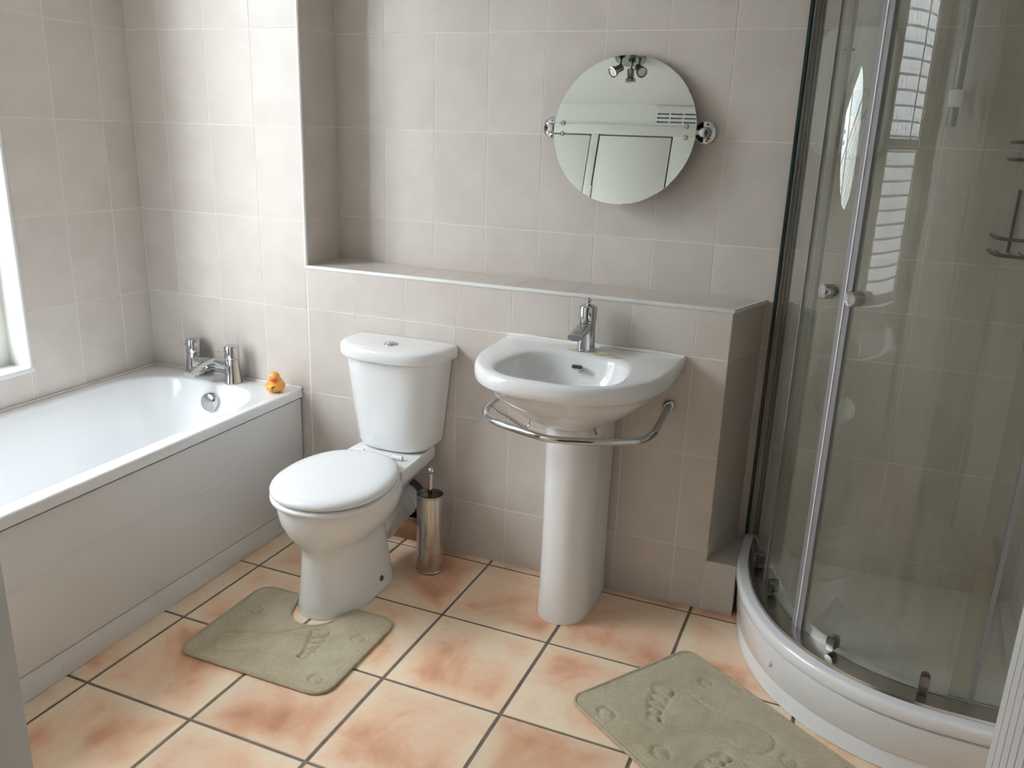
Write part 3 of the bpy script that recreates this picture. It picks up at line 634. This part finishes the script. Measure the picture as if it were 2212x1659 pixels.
# towel rail bowed round the basin
tr_ = thing('towel_rail', 'bowed chrome towel rail fixed to the wall around the washbasin', 'towel rail', (BXc, -0.2, .675))
half = [(.258, 0.0), (.259, -.06), (.263, -.18), (.261, -.235), (.240, -.284), (.182, -.318), (.09, -.338), (0, -.345)]
rp = [(BXc + x, y - .04 * (1 - abs(x) / .258), .678 + .075 * y) for x, y in half] + [(BXc - x, y - .04 * (1 - abs(x) / .258), .678 + .075 * y) for x, y in reversed(half[:-1])]
G().tube(catmull(rp, 8), 0.0105, 16).build('rail', M_CHROME, tr_)
for s_ in (-1, 1):
    G().lathe((BXc + s_ * .258, -.0005, .678), (0, -1, 0), [(0.020, 0), (0.020, 0.004), (0.015, 0.010), (0.012, 0.011)], 24).build('wall_flange', M_CHROME, tr_)
G().tube(catmull([(.422, -.20, .662), (.44, -.20, .648), (.48, -.20, .630), (.515, -.20, .612), (.536, -.20, .606), (.552, -.198, .618), (.558, -.196, .690)], 6), 0.0048, 10).build('support_rod', M_CHROME, tr_)
G().tube(catmull([(.792, -.315, .672), (.790, -.29, .655), (.775, -.25, .648), (.766, -.22, .655), (.765, -.21, .70)], 6), 0.0048, 10).build('support_rod', M_CHROME, tr_)

# ================================================================= MIRROR
MC = Vector((.687, .162, 1.499)); mt_ = math.radians(10); mn = Vector((0, -math.cos(mt_), math.sin(mt_))); mu = Vector((0, math.sin(mt_), math.cos(mt_))); mx_ = Vector((1, 0, 0)); MR = .2285
pm = thing('pivot_mirror', 'round frameless pivoting mirror on chrome wall brackets above the washbasin', 'mirror', (MC.x, YB - 0.001, MC.z))
G().lathe(MC, mn, [(MR - .001, -.006), (MR, -.005), (MR, -.001), (MR - .0012, 0), (0, 0)], 96).build('mirror_glass', M_MIRROR, pm, ang=20)
G().lathe(MC - mn * .0065, mn, [(MR - .003, -.003), (MR - .003, 0)], 64).build('backing_plate', M_DARK, pm)
for s_ in (-1, 1):
    bx_ = MC.x + s_ * .249
    br = G().lathe((bx_, YB - .0005, MC.z), (0, -1, 0), [(0.034, 0), (0.034, 0.005), (0.030, 0.008), (0.018, 0.011), (0.0155, 0.022), (0.0155, 0.046), (0.013, 0.052), (0, 0.0535)], 32).build('wall_bracket', M_CHROME, pm)
    for dz in (-.023, .023): G().lathe((bx_ + s_ * .004, YB - .008, MC.z + dz), (0, -1, 0), [(0.0042, 0), (0.004, .002), (0, .0026)], 12).build('screw', M_GREYR, br)
    G().tube([(bx_, YB - .036, MC.z), (bx_ - s_ * .05, YB - .048, MC.z)], 0.0075, 12).build('pivot_arm', M_CHROME, pm)
    G().box(MC.x + s_ * .198 - .012, MC.x + s_ * .198 + .012, MC.y + .008, MC.y + .020, MC.z - .026, MC.z + .026, .002).build('clamp_plate', M_CHROME, pm)
    for dz in (-.0165, .0165):
        G().lathe(MC + mx_ * s_ * .198 + mu * dz, mn, [(0.0075, 0), (0.0075, 0.003), (0.005, 0.0055), (0, 0.0062)], 18).build('dome_screw', M_CHROME, pm)

# ================================================================= SHOWER
RIM = catmull([(1.195, YB - .001, 0), (1.196, .10, 0), (1.204, -.03, 0), (1.245, -.20, 0), (1.325, -.355, 0), (1.43, -.462, 0), (1.55, -.532, 0), (1.675, -.568, 0), (1.81, -.578, 0), (1.999, -.578, 0)], 6)
def inset(path, d):
    out = []; n = len(path)
    for i, p in enumerate(path):
        t_ = (path[min(i + 1, n - 1)] - path[max(i - 1, 0)]).normalized(); nn = Vector((-t_.y, t_.x, 0))     # towards the corner
        dd = d(i / (n - 1)) if callable(d) else d
        q = p + nn * dd
        if i == 0: q.y = YB - .001
        if i == n - 1: q.x = XR - .001
        out.append(q)
    return out
def sweep(path, prof):
    """prof: (inset, z) pairs -> open strip rings along the path"""
    cols = [[Vector((p.x, p.y, z)) for p in inset(path, d)] for d, z in prof]
    return G().loft(cols, False, False, closed=False)
sh = thing('shower_tray', 'white curved quadrant shower tray with raised plinth in the corner', 'shower tray', (1.7, -.2, 0))
ZT = .197
g = sweep(RIM, [(.03, .156), (.004, .158), (.000, .163), (.0, .186), (.003, .193), (.010, ZT), (.125, ZT), (.135, ZT - .012), (.16, .150), (.20, .140)])
ins = inset(RIM, .20)
g.add([Vector((p.x, p.y, .140)) for p in ins] + [Vector((XR - .001, YB - .001, .140))], [tuple(range(len(ins) + 1))])
g.build('tray', M_ACRYL, sh, ang=40)
sweep(RIM, [(.04, .152), (.010, .152), (.006, .150), (.012, .060), (.016, .055), (.04, .054)]).build('front_panel', M_ACRYL, sh, ang=40)
sweep(RIM, [(.05, .0535), (.021, .0535), (.019, .050), (.017, .002), (.05, .001)]).build('plinth', M_ACRYL, sh, ang=40)
cp = inset(RIM, .008); ci = min(range(len(cp)), key=lambda i: (cp[i] - Vector((1.345, -.375, 0))).length); cn = (RIM[ci] - inset(RIM, .05)[ci]).normalized()
G().lathe(Vector((cp[ci].x, cp[ci].y, .105)), cn, [(.0105, -.004), (.0105, .003), (.008, .006), (0, .007)], 18).build('screw_cap', M_PLAST, sh)
# enclosure
en = thing('shower_enclosure', 'curved clear glass shower enclosure with chrome knobs and sliding doors', 'shower', (1.7, -.2, ZT))
GIN = lambda u: .010 + .072 * min(1, max(0, u / .30)) if u < .30 else .082
GP = inset(RIM, GIN); NG = len(GP); ZG0, ZG1 = ZT + .010, 2.06
sweep(RIM, [(.030, ZT + .0005), (.032, ZT + .008), (.045, ZT + .010), (.088, ZT + .010), (.092, ZT + .0005)]).build('bottom_rail', M_ALU, en)
sweep(RIM, [(.050, ZG1 + .0), (.050, ZG1 + .04), (.100, ZG1 + .04), (.100, ZG1 + .0), (.050, ZG1)]).build('top_rail', M_ALU, en, ang=20)
def arc(i0, i1, dn, z0, z1, name, mat, th=.006):
    P = GP[i0:i1 + 1]; n = len(P); f = []; A = []; B = []
    for i, p in enumerate(P):
        t_ = (P[min(i + 1, n - 1)] - P[max(i - 1, 0)]).normalized(); nn = Vector((-t_.y, t_.x, 0)); A.append(p + nn * dn); B.append(p + nn * (dn + th))
    lp = A + B[::-1]
    o = G().loft([[Vector((q.x, q.y, z0)) for q in lp], [Vector((q.x, q.y, z1)) for q in lp]]).build(name, mat, en, ang=30)
    o.data.materials.append(M_CLEAR)
    for pl in o.data.polygons:
        c_ = pl.center + ORG[en.name]
        if abs(pl.normal.z) < .5 and pl.normal.dot(Vector((XR, YB, 0)) - Vector((c_.x, c_.y, 0))) > 0: pl.material_index = 1
    return o
# parametric stops along the glass path
def near(x, y): return min(range(NG), key=lambda i: (GP[i].xy - Vector((x, y))).length)
iS = near(1.408, -.325); iL = near(1.262, -.10); iR = near(1.81, -.495)
arc(0, iL + 2, .012, ZG0, ZG1, 'fixed_panel', M_GLASS)
arc(iL, iS, .0, ZG0, ZG1, 'sliding_door', M_GLASS)
arc(iS, iR, .0, ZG0, ZG1, 'sliding_door', M_GLASS)
arc(iR - 2, NG - 1, .012, ZG0, ZG1, 'fixed_panel', M_GLASS)
def post(p, r, z0, z1, name, mat, sx=1.0): return G().lathe((p.x, p.y, z0), (0, 0, 1), [(r, 0), (r, z1 - z0)], 10).build(name, mat, en)
def strip(i, wd, th, dn, name, mat, z0=ZG0, z1=ZG1, sh_=0.0):
    t_ = (GP[min(i + 1, NG - 1)] - GP[max(i - 1, 0)]).normalized(); nn = Vector((-t_.y, t_.x, 0)); c_ = GP[i] + t_ * sh_ + nn * dn
    lp = [c_ + t_ * a + nn * b for a, b in ((-wd / 2, -th / 2), (wd / 2, -th / 2), (wd / 2, th / 2), (-wd / 2, th / 2))]
    return G().loft([[Vector((q.x, q.y, z0)) for q in lp], [Vector((q.x, q.y, z1)) for q in lp]]).build(name, mat, en, smooth=False)
strip(iS, .018, .014, .003, 'door_seal', M_SEAL, sh_=-.011); strip(iS, .018, .014, .003, 'door_seal', M_SEAL, sh_=.011)
strip(iS, .0035, .020, .003, 'magnet_strip', M_BEAD)
strip(iR, .010, .012, .003, 'door_seal', M_SEAL); strip(iL, .006, .012, .003, 'door_seal', M_SEAL)
strip(iL + 2, .005, .010, .015, 'door_seal', M_SEAL)
G().box(1.196, 1.206, YB - .016, YB - .001, ZT + .004, ZG1, .001).build('glass_edge', M_GEDGE, en)
G().box(1.2065, 1.214, YB - .012, YB - .001, ZT + .001, ZG1, .002).build('wall_profile', M_SEAL, en)
def on_glass(x, y):
    i = near(x, y); t_ = (GP[min(i + 1, NG - 1)] - GP[max(i - 1, 0)]).normalized(); k_ = (Vector((x, y, 0)) - GP[i]).dot(t_)
    return GP[i] + t_ * k_, Vector((t_.y, -t_.x, 0))       # outward normal
for x, y in ((1.366, -.288), (1.430, -.342)):
    p, nn = on_glass(x, y)
    if x > 1.4: p = p + Vector((.012, -.008, 0))
    G().lathe(Vector((p.x, p.y, 1.128)), nn, [(.0115, -.004), (.0115, .006), (.0185, .0065), (.0185, .033), (.0165, .0355), (0, .0365)], 28).build('door_knob', M_CHROME, en)
for x, y, dz in ((1.235, -.03, .0), (1.30, -.185, .0), (1.508, -.392, .0), (1.71, -.478, .0)):
    p, nn = on_glass(x, y); ax = Vector((p.x, p.y, ZG0 + .028))
    plate(ax, Vector((0, 0, 1)), Vector((-nn.y, nn.x, 0)), nn, stad(.021, .0115), -.012, .014).build('roller', M_DKCH, en)
# electric shower unit on the back wall
es = thing('electric_shower', 'white electric shower unit with dial on the tiles behind the glass', 'shower unit', (1.345, YB, 1.6))
def rr2(x0, x1, z0, z1, r, y): return [Vector((p.x, y, p.y)) for p in rrect(x0, x1, z0, z1, r, 0)]
G().loft([rr2(1.243, 1.445, 1.445, 1.795, .05, YB - .001), rr2(1.243, 1.445, 1.445, 1.795, .05, YB - .05), rr2(1.25, 1.438, 1.452, 1.788, .048, YB - .065), rr2(1.275, 1.413, 1.477, 1.763, .03, YB - .072)]).build('case', M_SHUNIT, es)
dl = G().lathe((1.352, YB - .070, 1.590), (0, -1, 0), [(.044, 0), (.044, .006), (.038, .016), (.036, .018), (0, .019)], 32).build('dial', M_SHUNIT, es)
G().box(1.347, 1.357, YB - .096, YB - .088, 1.555, 1.625, .002).build('dial_grip', M_SEAL, dl)
G().lathe((1.355, YB - .071, 1.525), (0, -1, 0), [(.0055, 0), (.0055, .003), (0, .004)], 12).build('indicator_light', M_LED, es)
plate(Vector((1.356, YB - .071, 1.497)), Vector((0, 0, 1)), Vector((1, 0, 0)), Vector((0, -1, 0)), stad(.018, .012), 0, .004).build('start_button', M_SHUNIT, es)
g = G().box(1.302, 1.332, YB - .0735, YB - .071, 1.727, 1.733).box(1.298, 1.304, YB - .0735, YB - .071, 1.718, 1.723).box(1.309, 1.318, YB - .0735, YB - .071, 1.719, 1.723); g.build('badge', M_GREYR, es, smooth=False)
G().box(1.345, 1.375, YB - .05, YB - .03, 1.437, 1.446, .002).build('outlet', M_DARK, es)
# riser rail
rr_ = thing('riser_rail', 'grey shower riser rail with white end bracket behind the glass', 'shower rail', (1.604, YB, 1.55))
G().tube([(1.604, .168, 1.535), (1.604, .168, 2.18)], .0125, 16).build('rail_tube', simple('grey_satin_metal', (.20, .19, .175), .4, .6), rr_)
G().box(1.588, 1.620, .150, YB - .001, 1.585, 1.630, .005).build('bracket', M_PLAST, rr_)
G().box(1.588, 1.620, .150, YB - .001, 2.10, 2.145, .005).build('bracket', M_PLAST, rr_)
# wire caddy
for k, (z0, x0) in enumerate(((1.455, 1.765), (1.205, 1.757))):
    cd = thing('wire_caddy', ('upper' if k == 0 else 'lower') + ' dark wire shelf on the shower wall at the right edge', 'shower shelf', (1.85, YB, z0))
    for dz, nm in ((.044, 'top_wire'), (.0, 'basket_rim')):
        G().tube(catmull([(x0, YB - .002, z0 + dz), (x0 + .002, .14, z0 + dz), (x0 + .02, .10, z0 + dz), (x0 + .09, .08, z0 + dz), (x0 + .16, .10, z0 + dz), (x0 + .18, .14, z0 + dz), (x0 + .182, YB - .002, z0 + dz)], 5), .0048, 8).build(nm, M_CADDY, cd)
    for q in range(6): G().tube([(x0 + .02 + q * .028, YB - .002, z0), (x0 + .02 + q * .028, .095, z0)], .0022, 6).build('shelf_wire', M_CADDY, cd)
    G().tube([(x0 + .05, YB - .004, z0), (x0 + .05, YB - .004, z0 + .17)], .004, 6).build('hanger', M_CADDY, cd)

# ================================================================= MATS
def sd_round_box(p, hx_, hy_, r):
    qx, qy = abs(p[0]) - hx_ + r, abs(p[1]) - hy_ + r
    return math.hypot(max(qx, 0), max(qy, 0)) + min(max(qx, qy), 0) - r
def seg_d(p, a, b):
    ax_, ay_ = b[0] - a[0], b[1] - a[1]; L2 = ax_ * ax_ + ay_ * ay_ or 1e-9
    t_ = max(0, min(1, ((p[0] - a[0]) * ax_ + (p[1] - a[1]) * ay_) / L2)); return math.hypot(p[0] - a[0] - ax_ * t_, p[1] - a[1] - ay_ * t_)
def poly_dist(p, loop): return min(seg_d(p, loop[i], loop[(i + 1) % len(loop)]) for i in range(len(loop)))
def foot_lines(c, ang, L, flip=1):
    """sole outline and toes of a footprint; local x runs heel -> toes"""
    ca, sa = math.cos(ang), math.sin(ang)
    T = lambda x, y: (c[0] + (x * ca - y * flip * sa) * L, c[1] + (x * sa + y * flip * ca) * L)
    sole = [(-.48, 0), (-.45, .10), (-.36, .145), (-.2, .135), (-.02, .125), (.12, .17), (.22, .21), (.275, .17), (.27, 0), (.255, -.14), (.2, -.20), (.05, -.17), (-.15, -.12), (-.3, -.135), (-.42, -.11)]
    sole = [(v.x, v.y) for v in catmull([(x, y, 0) for x, y in sole], 3, True)]
    out = [[T(*p) for p in sole]]
    for x, y, a, b in ((.355, .135, .075, .062), (.345, .04, .062, .042), (.335, -.04, .055, .038), (.315, -.11, .05, .036), (.285, -.178, .045, .034)):
        out.append([T(x + a * math.cos(q * math.pi / 6), y + b * math.sin(q * math.pi / 6)) for q in range(12)])
    return out
def dot_lines(c, r): return [[(c[0] + r * math.cos(q * math.pi / 6), c[1] + .8 * r * math.sin(q * math.pi / 6)) for q in range(12)]]
def make_mat(root, sdf, x0, x1, y0, y1, groove, outline, T, cell=.0045, h=.011, dots=()):
    nx, ny = int((x1 - x0) / cell) + 1, int((y1 - y0) / cell) + 1; idx = {}; V = []; F = []
    boxes = [(lp, min(p[0] for p in lp) - .012, max(p[0] for p in lp) + .012, min(p[1] for p in lp) - .012, max(p[1] for p in lp) + .012) for lp in groove]
    def vert(i, j):
        if (i, j) in idx: return idx[(i, j)]
        p = [x0 + i * cell, y0 + j * cell]; sv = sdf(p)
        if sv > -.0035:
            e = 1e-4; gx, gy = (sdf((p[0] + e, p[1])) - sv) / e, (sdf((p[0], p[1] + e)) - sv) / e; gl = math.hypot(gx, gy) or 1
            p = [p[0] - gx / gl * (sv + .002), p[1] - gy / gl * (sv + .002)]; sv = -.002
        z = h - .004 * math.exp(-(max(0, -sv - .002) / .004) ** 2) - .002 * math.exp(-((-sv - .016) / .0035) ** 2)
        for lp, a, b, c_, d_ in boxes:
            if a < p[0] < b and c_ < p[1] < d_:
                dd = poly_dist(p, lp); z -= .0055 * math.exp(-(dd / .0042) ** 2)
        for c_, r_ in dots:
            if math.hypot(p[0] - c_[0], (p[1] - c_[1]) / .8) < r_: z += .0022 * math.sin(p[0] * 900) * math.sin(p[1] * 900) - .001
        z += .0011 * noise.noise(Vector((p[0] * 300, p[1] * 300, 0))) + .0015 * noise.noise(Vector((p[0] * 25, p[1] * 25, 3)))
        w_ = T(p); V.append((w_[0], w_[1], z)); idx[(i, j)] = len(V) - 1; return idx[(i, j)]
    for i in range(nx):
        for j in range(ny):
            if sdf((x0 + (i + .5) * cell, y0 + (j + .5) * cell)) < 0: F.append((vert(i, j), vert(i + 1, j), vert(i + 1, j + 1), vert(i, j + 1)))
    mesh('pile', V, F, M_PILE, root, ang=80)
    G().tube([(T(p)[0], T(p)[1], .0062) for p in outline], .0055, 8, closed=True).build('bound_edge', M_BIND, root)
def rr_outline(hx_, hy_, r): return [(p.x, p.y) for p in rrect(-hx_, hx_, -hy_, hy_, r, 0, 8)]
def densify(P, step=.02):
    out = []
    for a, b in zip(P, P[1:] + P[:1]):
        L_ = math.hypot(b[0] - a[0], b[1] - a[1]); n = max(1, int(L_ / step))
        out += [(a[0] + (b[0] - a[0]) * k / n, a[1] + (b[1] - a[1]) * k / n) for k in range(n)]
    return out
# toilet mat with a U cut-out
m1 = thing('toilet_mat', 'sage-beige pile toilet mat with U-shaped cut-out around the toilet base', 'mat', (-.006, -.70, 0))
M1C = (-.007, -.695); hx1, hy1 = .252, .2
def cut(p): # U cut-out from the rear edge, flared
    x, y = p[0] + .004, p[1]
    yb_ = .058
    wd = .083 + .028 * max(0, (y - .10) / .10) ** 2
    if y > yb_ + .083: return (abs(x) - wd)
    return math.hypot(x, y - (yb_ + .083)) - .083
def sdf1(p): return max(sd_round_box(p, hx1, hy1, .05), -cut(p))
def outl1():
    o = []; base = [(p.x, p.y) for p in rrect(-hx1, hx1, -hy1, hy1, .05, 0, 8)]
    base = base[:9] , base[9:18], base[18:27], base[27:36]
    right = [(-.004 + .083 + .028 * max(0, (y - .10) / .10) ** 2, y) for y in (.2, .19, .175, .16, .145)]
    bow = [(-.004 + .083 * math.cos(math.radians(-a)), .141 + .083 * math.sin(math.radians(-a))) for a in range(10, 180, 10)]
    left = [(-.008 - x, y) for x, y in reversed(right)]
    return base[3] + base[0] + right + bow + left + base[1] + base[2]
T1 = lambda p: (M1C[0] + p[0], M1C[1] + p[1])
f1 = foot_lines((-.02, -.055), math.radians(24), .37, 1)
d1 = [((-.175, .06), .022), ((.198, .066), .021), ((.196, -.148), .022)]
gr1 = f1 + [l for c_, r_ in d1 for l in dot_lines(c_, r_)]
make_mat(m1, sdf1, -.256, .256, -.204, .204, gr1, densify(outl1()), T1, dots=d1)
# bath mat
m2 = thing('bath_mat', 'rectangular sage-beige bath mat with embossed footprints before the shower', 'mat', (1.22, -.60, 0))
ua = Vector((.445, -.307)).normalized(); va = Vector((.307, .445)).normalized(); hx2, hy2 = .37, .222
far = Vector((1.121, -.258)) + Vector((-.012, .0)); C2 = far + ua * (hx2 - .0) - va * hy2
T2 = lambda p: (C2.x + ua.x * p[0] + va.x * p[1], C2.y + ua.y * p[0] + va.y * p[1])
def inv2(x, y): v_ = Vector((x, y)) - C2; return (v_.dot(ua), v_.dot(va))
sdf2 = lambda p: sd_round_box(p, hx2, hy2, .035)
def foot_between(toe, heel, flip):
    a, b = Vector(inv2(*toe)), Vector(inv2(*heel)); L_ = (a - b).length / .86; d_ = (a - b).normalized(); c_ = b + d_ * L_ * .48
    return foot_lines(c_, math.atan2(d_.y, d_.x), L_, flip)
d2 = [(inv2(.968, -.644), .026), (inv2(1.134, -.73), .026), (inv2(1.189, -.399), .020), (inv2(1.432, -.627), .022), (inv2(1.36, -.78), .024)]
gr2 = foot_between((1.065, -.530), (1.392, -.596), -1) + foot_between((1.235, -.735), (1.55, -.80), 1) + [l for c_, r_ in d2 for l in dot_lines(c_, r_)]
make_mat(m2, sdf2, -hx2 - .004, hx2 + .004, -hy2 - .004, hy2 + .004, gr2, densify(rr_outline(hx2, hy2, .035)), T2, cell=.005, dots=d2)

# ================================================================= BEHIND THE CAMERA (seen in the mirror)
cb = thing('fitted_cupboard', 'cream painted fitted cupboard doors reflected in the round mirror', 'cupboard', (-.3, YF, 0))
G().box(-1.14, .62, YF + .001, YF + .003, .02, 2.29).build('door_gap_shade', M_HOLE, cb, smooth=False)  # thin near-black sheet standing in for shade in the door gaps
G().box(-1.14, .62, YF + .001, YF + .030, 2.287, 2.345, .003).build('top_rail', M_PAINT, cb)
for a, b in ((-.125, -.081), (.362, .62), (-.66, -.61)): G().box(a, b, YF + .001, YF + .028, 0, 2.287, .002).build('stile', M_PAINT, cb)
G().box(-.61, .362, YF + .001, YF + .022, 0, .08, .002).build('bottom_rail', M_PAINT, cb)
for a, b in ((-.603, -.132), (-.073, .354)):
    d_ = G().box(a, b, YF + .004, YF + .024, .085, 2.279, .002).build('cupboard_door', M_PAINT, cb)
    G().box(b - .05, b - .03, YF + .024, YF + .05, 1.0, 1.1, .004).build('handle', M_CHROME, d_)
for z in (1.9, .4): G().box(-.083, -.074, YF + .02, YF + .030, z, z + .075, .001).build('hinge', M_PAINT, cb)
vg = thing('vent_grille', 'white slotted air vent reflected in the round mirror', 'vent', (.37, YF, 2.353))
g = G(); x0, x1, z0, z1 = .225, .50, 2.352, 2.465
xs = [x0 + .025, x0 + .094, x0 + .103, x0 + .172, x0 + .181, x1 - .025]; zs = [z0 + .018, z0 + .029, z0 + .042, z0 + .053, z0 + .066, z0 + .077]
ys = (YF + .001, YF + .012)
g.box(x0, xs[0], *ys, z0, z1).box(xs[5], x1, *ys, z0, z1).box(xs[1], xs[2], *ys, z0, z1).box(xs[3], xs[4], *ys, z0, z1)
yh = (YF + .0012, YF + .0115)
g.box(x0 + .001, x1 - .001, *yh, z0, zs[0]).box(x0 + .001, x1 - .001, *yh, zs[1], zs[2]).box(x0 + .001, x1 - .001, *yh, zs[3], zs[4]).box(x0 + .001, x1 - .001, *yh, zs[5], z1)
g.build('grille_plate', M_PLAST, vg, smooth=False)
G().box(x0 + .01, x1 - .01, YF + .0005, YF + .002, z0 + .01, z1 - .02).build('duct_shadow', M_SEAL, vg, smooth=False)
cl = thing('ceiling_spotlight', 'chrome ceiling light with three spots, reflected at the mirror top', 'ceiling light', (.21, -1.43, ZC))
LC = Vector((.21, -1.43, ZC)); M_DCH = simple('dark_chrome', (.35, .35, .34), .15, 1.0)
G().lathe(LC, (0, 0, -1), [(.082, .0005), (.082, .012), (.074, .022), (0, .024)], 40).build('base_plate', M_DCH, cl)
for (dx, dy, ax) in ((.05, -.01, (.55, .55, -.65)), (-.05, -.01, (-.5, .55, -.65)), (0.0, -.045, (0.05, -.3, -1))):
    p = LC + Vector((dx, dy, -.022)); a = Vector(ax).normalized(); q = p + Vector((0, 0, -.035))
    G().tube([p, q], .006, 10).build('stem', M_DCH, cl)
    hd_ = G().lathe(q - a * .012, a, [(.018, 0), (.019, .002), (.019, .042), (.027, .050), (.028, .066), (.024, .067), (.022, .062), (0, .060)], 24).build('spot_head', M_DCH, cl)
    G().lathe(q - a * .012, a, [(.0215, .0605), (.0215, .064), (0, .066)], 20).build('bulb_face', M_PLAST, hd_)
